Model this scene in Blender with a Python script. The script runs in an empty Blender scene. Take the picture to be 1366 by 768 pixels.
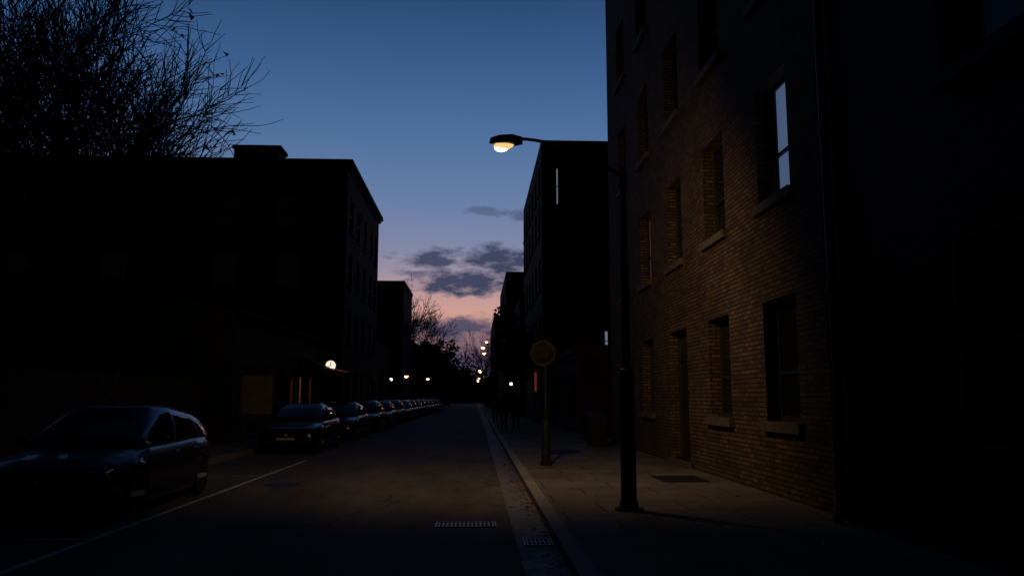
import bpy, math, random
from mathutils import Vector, Matrix
R = math.radians
random.seed(7)
scene = bpy.context.scene
COL = scene.collection

# ------------------------------------------------------------------ helpers
class MB:
    def __init__(s):
        s.v=[]; s.f=[]; s.m=[]; s.mats=[]
    def mi(s,mat):
        if mat not in s.mats: s.mats.append(mat)
        return s.mats.index(mat)
    def quad(s,pts,mat,n=None):
        pts=[Vector(p) for p in pts]
        if n is not None:
            nn=(pts[1]-pts[0]).cross(pts[2]-pts[0])
            if nn.dot(Vector(n))<0: pts=pts[::-1]
        b=len(s.v); s.v+=[tuple(p) for p in pts]
        s.f.append(tuple(range(b,b+len(pts)))); s.m.append(s.mi(mat))
    def box(s,x0,x1,y0,y1,z0,z1,mat):
        b=len(s.v)
        s.v+=[(x0,y0,z0),(x1,y0,z0),(x1,y1,z0),(x0,y1,z0),(x0,y0,z1),(x1,y0,z1),(x1,y1,z1),(x0,y1,z1)]
        for q in ((0,3,2,1),(4,5,6,7),(0,1,5,4),(1,2,6,5),(2,3,7,6),(3,0,4,7)):
            s.f.append(tuple(b+i for i in q)); s.m.append(s.mi(mat))
    def obox(s,o,u,n,u0,u1,z0,z1,d0,d1,mat):
        o=Vector(o);u=Vector(u);n=Vector(n);k=Vector((0,0,1))
        b=len(s.v)
        for z in (z0,z1):
            for (a,d) in ((u0,d0),(u1,d0),(u1,d1),(u0,d1)):
                s.v.append(tuple(o+u*a+n*d+k*z))
        flip = u.cross(n).z<0
        for q in ((0,3,2,1),(4,5,6,7),(0,1,5,4),(1,2,6,5),(2,3,7,6),(3,0,4,7)):
            q=tuple(b+i for i in q)
            if flip: q=q[::-1]
            s.f.append(q); s.m.append(s.mi(mat))
    def tube(s,pts,rad,n,mat,cap=True):
        pts=[Vector(p) for p in pts]
        b=len(s.v); m=s.mi(mat)
        ref=None
        for i,p in enumerate(pts):
            d=(pts[min(i+1,len(pts)-1)]-pts[max(i-1,0)])
            if d.length<1e-9: d=Vector((0,0,1))
            d.normalize()
            if ref is None:
                ref=Vector((1,0,0)) if abs(d.x)<.8 else Vector((0,1,0))
            a=(ref-d*ref.dot(d)); a.normalize(); c=d.cross(a); ref=a
            r=rad[i] if isinstance(rad,(list,tuple)) else rad
            for k in range(n):
                t=2*math.pi*k/n
                s.v.append(tuple(p+a*(math.cos(t)*r)+c*(math.sin(t)*r)))
        for i in range(len(pts)-1):
            for k in range(n):
                k2=(k+1)%n
                s.f.append((b+i*n+k,b+i*n+k2,b+(i+1)*n+k2,b+(i+1)*n+k)); s.m.append(m)
        if cap:
            s.f.append(tuple(b+k for k in range(n))[::-1]); s.m.append(m)
            e=b+(len(pts)-1)*n
            s.f.append(tuple(e+k for k in range(n))); s.m.append(m)
    def ell(s,c,r,mat,nu=14,nv=8,z0=-1.0,z1=1.0,rot=None):
        b=len(s.v); m=s.mi(mat); c=Vector(c)
        a0=math.asin(z0); a1=math.asin(z1)
        for j in range(nv+1):
            a=a0+(a1-a0)*j/nv
            for i in range(nu):
                t=2*math.pi*i/nu
                p=Vector((r[0]*math.cos(a)*math.cos(t),r[1]*math.cos(a)*math.sin(t),r[2]*math.sin(a)))
                if rot: p=rot@p
                s.v.append(tuple(c+p))
        for j in range(nv):
            for i in range(nu):
                i2=(i+1)%nu
                s.f.append((b+j*nu+i,b+j*nu+i2,b+(j+1)*nu+i2,b+(j+1)*nu+i)); s.m.append(m)
    def mesh(s,name,smooth=False,angle=35):
        me=bpy.data.meshes.new(name)
        me.from_pydata(s.v,[],s.f)
        for mt in s.mats: me.materials.append(mt)
        me.polygons.foreach_set('material_index',s.m)
        if smooth:
            me.polygons.foreach_set('use_smooth',[True]*len(me.polygons))
            me.update()
            try: me.set_sharp_from_angle(angle=R(angle))
            except Exception: pass
        me.update()
        return me
    def obj(s,name,parent=None,smooth=False,loc=(0,0,0),angle=35):
        ob=bpy.data.objects.new(name,s.mesh(name,smooth,angle))
        COL.objects.link(ob); ob.location=loc
        if parent: ob.parent=parent
        return ob

def empty(name):
    e=bpy.data.objects.new(name,None); e.empty_display_size=.3; COL.objects.link(e); return e

def lin(c):
    return tuple(((x/255)/12.92 if x/255<=.04045 else ((x/255+.055)/1.055)**2.4) for x in c)

# ------------------------------------------------------------------ materials
def newmat(name):
    m=bpy.data.materials.new(name); m.use_nodes=True
    nt=m.node_tree; b=nt.nodes['Principled BSDF']; return m,nt,b
def N(nt,t,**k):
    n=nt.nodes.new(t)
    for a,v in k.items(): setattr(n,a,v)
    return n
def L(nt,a,b): nt.links.new(a,b)
def surf(name,c,rough=.7,metal=0,var=.35,scale=3,bump=.0,bscale=60,spec=.5,c2=None,rvar=0):
    m,nt,b=newmat(name)
    tc=N(nt,'ShaderNodeNewGeometry'); no=N(nt,'ShaderNodeTexNoise'); no.inputs['Scale'].default_value=scale; no.inputs['Detail'].default_value=8
    L(nt,tc.outputs['Position'],no.inputs['Vector'])
    cr=N(nt,'ShaderNodeValToRGB'); e=cr.color_ramp.elements
    e[0].position=.3; e[1].position=.7
    e[0].color=tuple(x*(1-var) for x in c)+(1,)
    e[1].color=(tuple(c2) if c2 else tuple(min(1,x*(1+var)) for x in c))+(1,)
    L(nt,no.outputs['Fac'],cr.inputs[0]); L(nt,cr.outputs[0],b.inputs['Base Color'])
    b.inputs['Roughness'].default_value=rough; b.inputs['Metallic'].default_value=metal
    b.inputs['Specular IOR Level'].default_value=spec
    if rvar:
        mr=N(nt,'ShaderNodeMapRange'); mr.inputs[1].default_value=.3; mr.inputs[2].default_value=.7
        mr.inputs[3].default_value=rough-rvar; mr.inputs[4].default_value=min(1,rough+rvar)
        L(nt,no.outputs['Fac'],mr.inputs[0]); L(nt,mr.outputs[0],b.inputs['Roughness'])
    if bump:
        n2=N(nt,'ShaderNodeTexNoise'); n2.inputs['Scale'].default_value=bscale; n2.inputs['Detail'].default_value=5
        L(nt,tc.outputs['Position'],n2.inputs['Vector'])
        bp=N(nt,'ShaderNodeBump'); bp.inputs['Strength'].default_value=bump; bp.inputs['Distance'].default_value=.02
        L(nt,n2.outputs['Fac'],bp.inputs['Height']); L(nt,bp.outputs[0],b.inputs['Normal'])
    return m
def brick(name,c1,c2,mort,w=.23,h=.077,ms=.009,mode='wall',rough=.85,offset=.5,bump=.6,dirt=.5,spec=.3):
    m,nt,b=newmat(name)
    g=N(nt,'ShaderNodeNewGeometry'); sx=N(nt,'ShaderNodeSeparateXYZ'); L(nt,g.outputs['Position'],sx.inputs[0])
    cx=N(nt,'ShaderNodeCombineXYZ')
    if mode=='wall':
        ad=N(nt,'ShaderNodeMath',operation='ADD'); L(nt,sx.outputs[0],ad.inputs[0]); L(nt,sx.outputs[1],ad.inputs[1])
        L(nt,ad.outputs[0],cx.inputs[0]); L(nt,sx.outputs[2],cx.inputs[1])
    elif mode=='slab':
        L(nt,sx.outputs[0],cx.inputs[0]); L(nt,sx.outputs[1],cx.inputs[1])
    else:
        L(nt,sx.outputs[1],cx.inputs[0]); L(nt,sx.outputs[0],cx.inputs[1])
    wn=N(nt,'ShaderNodeTexNoise'); wn.inputs['Scale'].default_value=9; L(nt,g.outputs['Position'],wn.inputs['Vector'])
    vm=N(nt,'ShaderNodeVectorMath',operation='SCALE'); vm.inputs['Scale'].default_value=.012 if mode=='wall' else .004
    L(nt,wn.outputs['Color'],vm.inputs[0])
    va=N(nt,'ShaderNodeVectorMath',operation='ADD'); L(nt,cx.outputs[0],va.inputs[0]); L(nt,vm.outputs[0],va.inputs[1])
    br=N(nt,'ShaderNodeTexBrick'); br.offset=offset; br.inputs['Scale'].default_value=1
    br.inputs['Brick Width'].default_value=w; br.inputs['Row Height'].default_value=h; br.inputs['Mortar Size'].default_value=ms
    br.inputs['Mortar Smooth'].default_value=.2; br.inputs['Bias'].default_value=0
    br.inputs['Color1'].default_value=tuple(c1)+(1,); br.inputs['Color2'].default_value=tuple(c2)+(1,); br.inputs['Mortar'].default_value=tuple(mort)+(1,)
    L(nt,va.outputs[0],br.inputs['Vector'])
    no=N(nt,'ShaderNodeTexNoise'); no.inputs['Scale'].default_value=.8; no.inputs['Detail'].default_value=9; no.inputs['Roughness'].default_value=.65
    L(nt,g.outputs['Position'],no.inputs['Vector'])
    mr=N(nt,'ShaderNodeMapRange'); mr.inputs[1].default_value=.3; mr.inputs[2].default_value=.7; mr.inputs[3].default_value=1-dirt; mr.inputs[4].default_value=1+dirt*.5
    L(nt,no.outputs['Fac'],mr.inputs[0])
    mx=N(nt,'ShaderNodeVectorMath',operation='SCALE'); L(nt,br.outputs['Color'],mx.inputs[0]); L(nt,mr.outputs[0],mx.inputs['Scale'])
    L(nt,mx.outputs[0],b.inputs['Base Color'])
    b.inputs['Roughness'].default_value=rough; b.inputs['Specular IOR Level'].default_value=spec
    n2=N(nt,'ShaderNodeTexNoise'); n2.inputs['Scale'].default_value=45; n2.inputs['Detail'].default_value=4; L(nt,g.outputs['Position'],n2.inputs['Vector'])
    ma=N(nt,'ShaderNodeMath',operation='MULTIPLY_ADD'); ma.inputs[1].default_value=-1.; L(nt,br.outputs['Fac'],ma.inputs[0]); L(nt,n2.outputs['Fac'],ma.inputs[2])
    bp=N(nt,'ShaderNodeBump'); bp.inputs['Strength'].default_value=bump; bp.inputs['Distance'].default_value=.012
    L(nt,ma.outputs[0],bp.inputs['Height']); L(nt,bp.outputs[0],b.inputs['Normal'])
    return m
def emis(name,c,s):
    m,nt,b=newmat(name)
    b.inputs['Base Color'].default_value=tuple(c)+(1,)
    b.inputs['Emission Color'].default_value=tuple(c)+(1,); b.inputs['Emission Strength'].default_value=s
    return m
def glassy(name,c=(.01,.012,.015),ior=2.2,rough=.03,wave=.0):
    m,nt,b=newmat(name)
    b.inputs['Base Color'].default_value=tuple(c)+(1,); b.inputs['Roughness'].default_value=rough; b.inputs['IOR'].default_value=ior
    if wave:
        g=N(nt,'ShaderNodeNewGeometry'); n2=N(nt,'ShaderNodeTexNoise'); n2.inputs['Scale'].default_value=1.3; L(nt,g.outputs['Position'],n2.inputs['Vector'])
        bp=N(nt,'ShaderNodeBump'); bp.inputs['Strength'].default_value=wave; bp.inputs['Distance'].default_value=.02
        L(nt,n2.outputs['Fac'],bp.inputs['Height']); L(nt,bp.outputs[0],b.inputs['Normal'])
    return m

M={}
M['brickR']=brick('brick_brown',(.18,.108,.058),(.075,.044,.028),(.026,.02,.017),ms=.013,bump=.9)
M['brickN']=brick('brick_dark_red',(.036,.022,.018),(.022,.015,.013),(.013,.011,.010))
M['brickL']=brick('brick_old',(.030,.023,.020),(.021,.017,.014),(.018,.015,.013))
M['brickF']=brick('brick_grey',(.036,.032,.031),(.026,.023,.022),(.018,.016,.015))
M['stone']=surf('stone_trim',(.095,.078,.06),.8,var=.3,scale=6,bump=.3)
M['stoneD']=surf('stone_trim_dark',(.03,.028,.026),.85,var=.3,scale=6,bump=.3,spec=.2)
M['wood']=surf('painted_wood',(.028,.026,.025),.55,var=.3,scale=8,spec=.3)
M['doorm']=surf('door_paint',(.02,.015,.013),.5,var=.3,scale=8,spec=.3)
M['glass']=glassy('window_glass',ior=1.65,wave=.12)
M['glassD']=glassy('window_glass_dull',ior=1.2,rough=.2,wave=.12)  # low IOR and higher roughness hold down the sky reflection
M['roof']=surf('slate_roof',(.018,.018,.02),.9,var=.4,scale=4,bump=.3,spec=.1)
M['inner']=surf('dark_interior',(.02,.02,.02),.9)
M['iron']=surf('cast_iron',(.03,.03,.032),.45,metal=.6,var=.4,scale=30,bump=.3)
M['pole']=surf('painted_steel',(.012,.0125,.014),.5,metal=.1,var=.3,scale=14,bump=.1,spec=.35)
M['bark']=surf('bark',(.02,.016,.014),.9,var=.4,scale=12,spec=.1)
M['leafd']=surf('dry_leaf',(.10,.066,.033),.6,var=.6,scale=5)
M['foliage']=surf('foliage',(.018,.022,.014),.9,var=.5,scale=1.2,spec=.1)
M['ground']=surf('ground',(.035,.033,.03),.9,var=.4,scale=.6,bump=.4)
M['slab']=brick('paving',(.15,.130,.112),(.12,.104,.09),(.035,.031,.028),w=1.15,h=.9,ms=.014,mode='slab',rough=.8,bump=.35,dirt=.5)
M['kerb']=brick('kerb_stone',(.25,.225,.2),(.2,.18,.16),(.06,.055,.05),w=.92,h=5.,ms=.012,mode='long',rough=.7,bump=.35,dirt=.4,offset=0)
M['gutter']=surf('gutter_concrete',(.125,.11,.096),.7,var=.5,scale=2.2,bump=.4,bscale=40,rvar=.2)
M['paint']=surf('worn_white_paint',(.40,.38,.35),.65,var=.6,scale=7,bump=.2)
M['fence']=surf('fence_wood',(.03,.026,.022),.9,var=.45,scale=3,bump=.3,spec=.2)
M['lens']=emis('lamp_lens',(1,.84,.50),6)
M['lensrim']=emis('lamp_diffuser',(1,.66,.26),.95)
M['faraway']=emis('far_lamp_lens',(1,.62,.24),10)
M['cool']=emis('cool_lit_and_reflecting_pane',lin((150,165,190)),.36)  # emission for a lit window and for a slit's painted sky reflection
M['skyrefl']=emis('sky_reflection_glow',lin((90,112,148)),.56)  # pane emission imitates sky reflected in the glass; no lit room
M['dimpane']=emis('dim_warm_pane',lin((64,52,40)),.6)  # faint warm emission stands for the pane's pale tone
M['clockface']=emis('lit_clock_face',(1,.90,.70),1.0)
M['redlit']=emis('red_lit_window',(.8,.2,.09),.016)
M['signlit']=emis('red_lit_sign',(.8,.13,.09),.10)
M['warmlit']=emis('warm_lit_window',(1,.42,.22),.06)
M['whitelit']=emis('white_lit_lamp',(1,.90,.72),5)
M['awning']=surf('awning_canvas',(.05,.02,.018),.9,spec=.1)
M['board']=surf('notice_board_panel',(.15,.12,.08),.7,var=.3,scale=2,spec=.2)
M['tyre']=surf('tyre_rubber',(.012,.012,.012),.8)
M['rim']=surf('alloy_rim',(.6,.6,.6),.5,metal=.4,var=.1)
M['trim']=surf('black_trim',(.012,.012,.013),.5)
M['cglass']=glassy('car_glass',ior=1.4)
M['hlamp']=glassy('headlamp_glass',(.28,.29,.30),1.8,.08)
M['tlamp']=glassy('tail_lamp',(.12,.008,.006),1.6,.15)
M['plate']=surf('blank_plate',(.3,.3,.27),.6,var=.08)
M['bin']=surf('bin_plastic',(.012,.013,.012),.6,spec=.3)
M['coat']=surf('coat_cloth',(.012,.012,.014),.95,spec=.1)
M['jeans']=surf('trousers_cloth',(.012,.013,.018),.95,spec=.1)
M['skin']=surf('skin',(.2,.12,.09),.6,var=.1)
M['hair']=surf('hair',(.012,.009,.007),.7,spec=.2)
M['signface']=surf('round_sign_face',(.013,.012,.010),.9,var=.6,scale=9,spec=.05)
M['signrim']=surf('round_sign_rim',(.026,.023,.018),.85,var=.3,spec=.05)

def carpaint(name,c):
    m,nt,b=newmat(name)
    b.inputs['Base Color'].default_value=tuple(c)+(1,); b.inputs['Roughness'].default_value=.38; b.inputs['Metallic'].default_value=.2
    b.inputs['Coat Weight'].default_value=.55; b.inputs['Coat Roughness'].default_value=.07
    b.inputs['Specular IOR Level'].default_value=.2
    return m
paints=[carpaint('car_paint_navy',(.009,.010,.012)),carpaint('car_paint_black',(.006,.006,.007)),carpaint('car_paint_grey',(.022,.023,.025)),carpaint('car_paint_silver',(.05,.05,.052))]

# asphalt
m,nt,b=newmat('asphalt'); M['asphalt']=m
g=N(nt,'ShaderNodeNewGeometry')
n1=N(nt,'ShaderNodeTexNoise'); n1.inputs['Scale'].default_value=.45; n1.inputs['Detail'].default_value=10; n1.inputs['Roughness'].default_value=.7
mp=N(nt,'ShaderNodeMapping'); mp.inputs['Scale'].default_value=(1.6,.45,1); L(nt,g.outputs['Position'],mp.inputs[0]); L(nt,mp.outputs[0],n1.inputs['Vector'])
n2=N(nt,'ShaderNodeTexNoise'); n2.inputs['Scale'].default_value=34; n2.inputs['Detail'].default_value=4; n2.inputs['Roughness'].default_value=.75; L(nt,g.outputs['Position'],n2.inputs['Vector'])
vo=N(nt,'ShaderNodeTexVoronoi',feature='DISTANCE_TO_EDGE'); vo.inputs['Scale'].default_value=.32
n3=N(nt,'ShaderNodeTexNoise'); n3.inputs['Scale'].default_value=1.2; n3.inputs['Detail'].default_value=6; L(nt,g.outputs['Position'],n3.inputs['Vector'])
vs=N(nt,'ShaderNodeVectorMath',operation='SCALE'); vs.inputs['Scale'].default_value=1.6; L(nt,n3.outputs['Color'],vs.inputs[0])
va=N(nt,'ShaderNodeVectorMath',operation='ADD'); L(nt,g.outputs['Position'],va.inputs[0]); L(nt,vs.outputs[0],va.inputs[1]); L(nt,va.outputs[0],vo.inputs['Vector'])
crk=N(nt,'ShaderNodeMapRange'); crk.inputs[1].default_value=0; crk.inputs[2].default_value=.014; crk.inputs[3].default_value=.35; crk.inputs[4].default_value=1; L(nt,vo.outputs['Distance'],crk.inputs[0])
cr=N(nt,'ShaderNodeValToRGB'); e=cr.color_ramp.elements; e[0].position=.34; e[0].color=(.036,.032,.029,1); e[1].position=.66; e[1].color=(.115,.099,.085,1)
L(nt,n1.outputs['Fac'],cr.inputs[0])
mr=N(nt,'ShaderNodeMapRange'); mr.inputs[1].default_value=.3; mr.inputs[2].default_value=.7; mr.inputs[3].default_value=.15; mr.inputs[4].default_value=2.1; L(nt,n2.outputs['Fac'],mr.inputs[0])
mm=N(nt,'ShaderNodeMath',operation='MULTIPLY'); L(nt,mr.outputs[0],mm.inputs[0]); L(nt,crk.outputs[0],mm.inputs[1])
sc=N(nt,'ShaderNodeVectorMath',operation='SCALE'); L(nt,cr.outputs[0],sc.inputs[0]); L(nt,mm.outputs[0],sc.inputs['Scale']); L(nt,sc.outputs[0],b.inputs['Base Color'])
b.inputs['Roughness'].default_value=.8; b.inputs['Specular IOR Level'].default_value=.15
bp=N(nt,'ShaderNodeBump'); bp.inputs['Strength'].default_value=.6; bp.inputs['Distance'].default_value=.01; L(nt,n2.outputs['Fac'],bp.inputs['Height']); L(nt,bp.outputs[0],b.inputs['Normal'])

# ------------------------------------------------------------------ world
w=bpy.data.worlds.new("World"); scene.world=w; w.use_nodes=True
nt=w.node_tree; bg=nt.nodes['Background']
tc=N(nt,'ShaderNodeTexCoord'); sp=N(nt,'ShaderNodeSeparateXYZ'); L(nt,tc.outputs['Generated'],sp.inputs[0])
def mth(op,a,b=None,c=None,clamp=False):
    n=N(nt,'ShaderNodeMath',operation=op); n.use_clamp=clamp
    for i,x in enumerate((a,b,c)):
        if x is None: continue
        if isinstance(x,(int,float)): n.inputs[i].default_value=x
        else: L(nt,x,n.inputs[i])
    return n.outputs[0]
X,Y,Z=sp.outputs
ramp=N(nt,'ShaderNodeValToRGB'); cr=ramp.color_ramp
keys=[(0,(52,46,62)),(.045,(78,74,102)),(.078,(150,112,120)),(.105,(206,156,144)),(.128,(190,152,152)),(.155,(154,143,162)),(.19,(126,133,165)),(.24,(103,126,166)),(.31,(81,113,158)),(.39,(59,94,142)),(.46,(43,75,119)),(.7,(22,38,68)),(1,(13,20,42))]
while len(cr.elements)<len(keys): cr.elements.new(.5)
for el,(p,c) in zip(cr.elements,keys): el.position=p; el.color=lin(c)+(1,)
L(nt,Z,ramp.inputs[0])
ym=mth('MAXIMUM',Y,.02); az=mth('DIVIDE',X,ym); el=mth('DIVIDE',Z,ym)
cv=N(nt,'ShaderNodeCombineXYZ'); L(nt,mth('MULTIPLY',az,1.0),cv.inputs[0]); L(nt,mth('MULTIPLY',el,2.4),cv.inputs[1])
no=N(nt,'ShaderNodeTexNoise'); no.inputs['Scale'].default_value=30; no.inputs['Detail'].default_value=8; no.inputs['Roughness'].default_value=.6; L(nt,cv.outputs[0],no.inputs['Vector'])
nz=mth('MULTIPLY',mth('SUBTRACT',no.outputs['Fac'],.5),3.4)
mask=None
for (a,bb,ra,rb,st) in ((-.060,.174,.038,.011,.95),(.030,.174,.046,.017,1),(-.012,.146,.066,.018,1),(.055,.15,.03,.013,.8),(.012,.237,.034,.006,.5),(.055,.231,.016,.009,.6),(-.03,.086,.06,.014,.9),(.05,.09,.03,.01,.6)):
    dx=mth('DIVIDE',mth('SUBTRACT',az,a),ra); dy=mth('DIVIDE',mth('SUBTRACT',el,bb),rb)
    d=mth('SQRT',mth('ADD',mth('MULTIPLY',dx,dx),mth('MULTIPLY',dy,dy)))
    v=mth('ADD',mth('SUBTRACT',1.32,d),nz)
    v=mth('MULTIPLY',mth('MULTIPLY',v,1.2,clamp=True),st)
    mask=v if mask is None else mth('MAXIMUM',mask,v)
mask=mth('MULTIPLY',mask,mth('GREATER_THAN',Y,.05))
mx=N(nt,'ShaderNodeMix',data_type='RGBA'); L(nt,mask,mx.inputs['Factor']); L(nt,ramp.outputs[0],mx.inputs['A']); mx.inputs['B'].default_value=lin((62,68,96))+(1,)
hz=mth('SQRT',mth('ADD',mth('MULTIPLY',X,X),mth('MULTIPLY',Y,Y)))
ca=mth('DIVIDE',Y,mth('MAXIMUM',hz,.001))
fo=N(nt,'ShaderNodeMapRange'); fo.interpolation_type='SMOOTHSTEP'; fo.inputs[1].default_value=.5; fo.inputs[2].default_value=1.02; fo.inputs[3].default_value=.025; fo.inputs[4].default_value=1.0
L(nt,ca,fo.inputs[0])
vsn=N(nt,'ShaderNodeVectorMath',operation='SCALE'); L(nt,mx.outputs['Result'],vsn.inputs[0]); L(nt,fo.outputs[0],vsn.inputs['Scale'])
sky=N(nt,'ShaderNodeTexSky'); sky.sky_type='NISHITA'; sky.sun_disc=False; sky.sun_elevation=R(-2); sky.sun_rotation=R(0)
sk=N(nt,'ShaderNodeVectorMath',operation='SCALE'); L(nt,sky.outputs[0],sk.inputs[0]); sk.inputs['Scale'].default_value=.01
ad=N(nt,'ShaderNodeVectorMath',operation='ADD'); L(nt,vsn.outputs[0],ad.inputs[0]); L(nt,sk.outputs[0],ad.inputs[1])
L(nt,ad.outputs[0],bg.inputs['Color']); bg.inputs['Strength'].default_value=1.0

# ------------------------------------------------------------------ camera
cam=bpy.data.cameras.new('camera'); cam.lens=28; cam.sensor_width=36; cam.clip_end=3000
co=bpy.data.objects.new('camera',cam); COL.objects.link(co); co.location=(0,0,1.6)
co.rotation_euler=(R(90+7.85),0,R(-2.58)); scene.camera=co

# ------------------------------------------------------------------ ground, road, pavements
def sheet(name,x0,x1,y0,y1,z,mat):
    b=MB(); b.quad([(x0,y0,z),(x1,y0,z),(x1,y1,z),(x0,y1,z)],mat,(0,0,1)); return b.obj(name)
sheet('ground',-900,900,-300,1500,-.01,M['ground'])
sheet('road',-6.42,.46,-30,500,0,M['asphalt'])
sheet('gutter',.463,.885,-30,500,.004,M['gutter'])
b=MB(); b.box(1.062,4.9,-30,500,-.05,.12,M['slab']); b.box(4.9,60,-30,500,-.05,.115,M['ground']); b.obj('pavement')
b=MB(); b.box(.885,1.058,-30,500,-.05,.125,M['kerb']); b.obj('kerb')
b=MB(); b.box(-8.6,-6.56,-30,500,-.05,.12,M['slab']); b.box(-60,-8.6,-30,500,-.05,.115,M['ground']); b.obj('pavement')
b=MB(); b.box(-6.557,-6.42,-30,500,-.05,.125,M['kerb']); b.obj('kerb')
b=MB()
def strip(x0,x1,y0,y1): b.quad([(x0,y0,.005),(x1,y0,.005),(x1,y1,.005),(x0,y1,.005)],M['paint'],(0,0,1))
strip(-4.41,-4.32,2,21.2)
for yy in (9.6,17.1,3.0): strip(-5.75,-4.415,yy,yy+.07)
b.obj('parking_bay_line')
def grate(name,x0,x1,y0,y1,z,bars):
    b=MB(); h=z+.012
    b.quad([(x0,y0,z+.002),(x1,y0,z+.002),(x1,y1,z+.002),(x0,y1,z+.002)],M['inner'],(0,0,1))
    t=.018
    b.box(x0,x1,y0,y0+t,z,h,M['gr']); b.box(x0,x1,y1-t,y1,z,h,M['gr']); b.box(x0,x0+t,y0+t,y1-t,z,h,M['gr']); b.box(x1-t,x1,y0+t,y1-t,z,h,M['gr'])
    n=bars; s=(x1-x0-2*t)/n
    for i in range(n):
        b.box(x0+t+s*(i+.35),x0+t+s*(i+.7),y0+t,y1-t,z,h-.003,M['gr'])
    ym=(y0+y1)/2; b.box(x0+t,x1-t,ym-.012,ym+.012,z,h-.001,M['gr'])
    return b.obj(name)
M['gr']=surf('worn_grate_steel',(.26,.25,.24),.45,metal=.3,var=.6,scale=20)
grate('drain_grate',-.50,.27,10.28,10.68,.001,14)  # added grate stands in for an unreadable text-like mark
grate('drain_grate',.54,.86,8.95,9.35,.006,6)
b=MB(); cx,cy=-3.6,15.4
b.tube([(cx,cy,0),(cx,cy,.006)],.34,32,M['iron']); b.tube([(cx,cy,.006),(cx,cy,.009)],.29,32,M['iron']); b.obj('manhole_cover')
b=MB(); b.box(3.35,4.2,14.3,15.5,.118,.126,M['iron']); b.box(3.4,4.15,14.35,15.45,.126,.130,M['iron']); b.obj('cellar_hatch')
b=MB()
for i in range(900):
    if random.random()<.75:
        y=random.uniform(5,26); x=.9-abs(random.gauss(0,.14)); z=.008
        if x<.5: continue
    else:
        y=random.uniform(5,26); x=random.choice([random.uniform(1.1,4.5),4.55-abs(random.gauss(0,.12))]); z=.123
    if z>.1 and (x>4.45): continue
    s=random.uniform(.018,.045); a=random.uniform(0,6.28); t=random.uniform(-.3,.5)*s
    c,sn=math.cos(a)*s,math.sin(a)*s
    b.quad([(x-c,y-sn,z+.002),(x+sn*.6,y-c*.6,z+abs(t)),(x+c,y+sn,z+.004),(x-sn*.6,y+c*.6,z+abs(t)*.6)],M['leafd'],(0,0,1))
b.obj('fallen_leaves')

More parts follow.
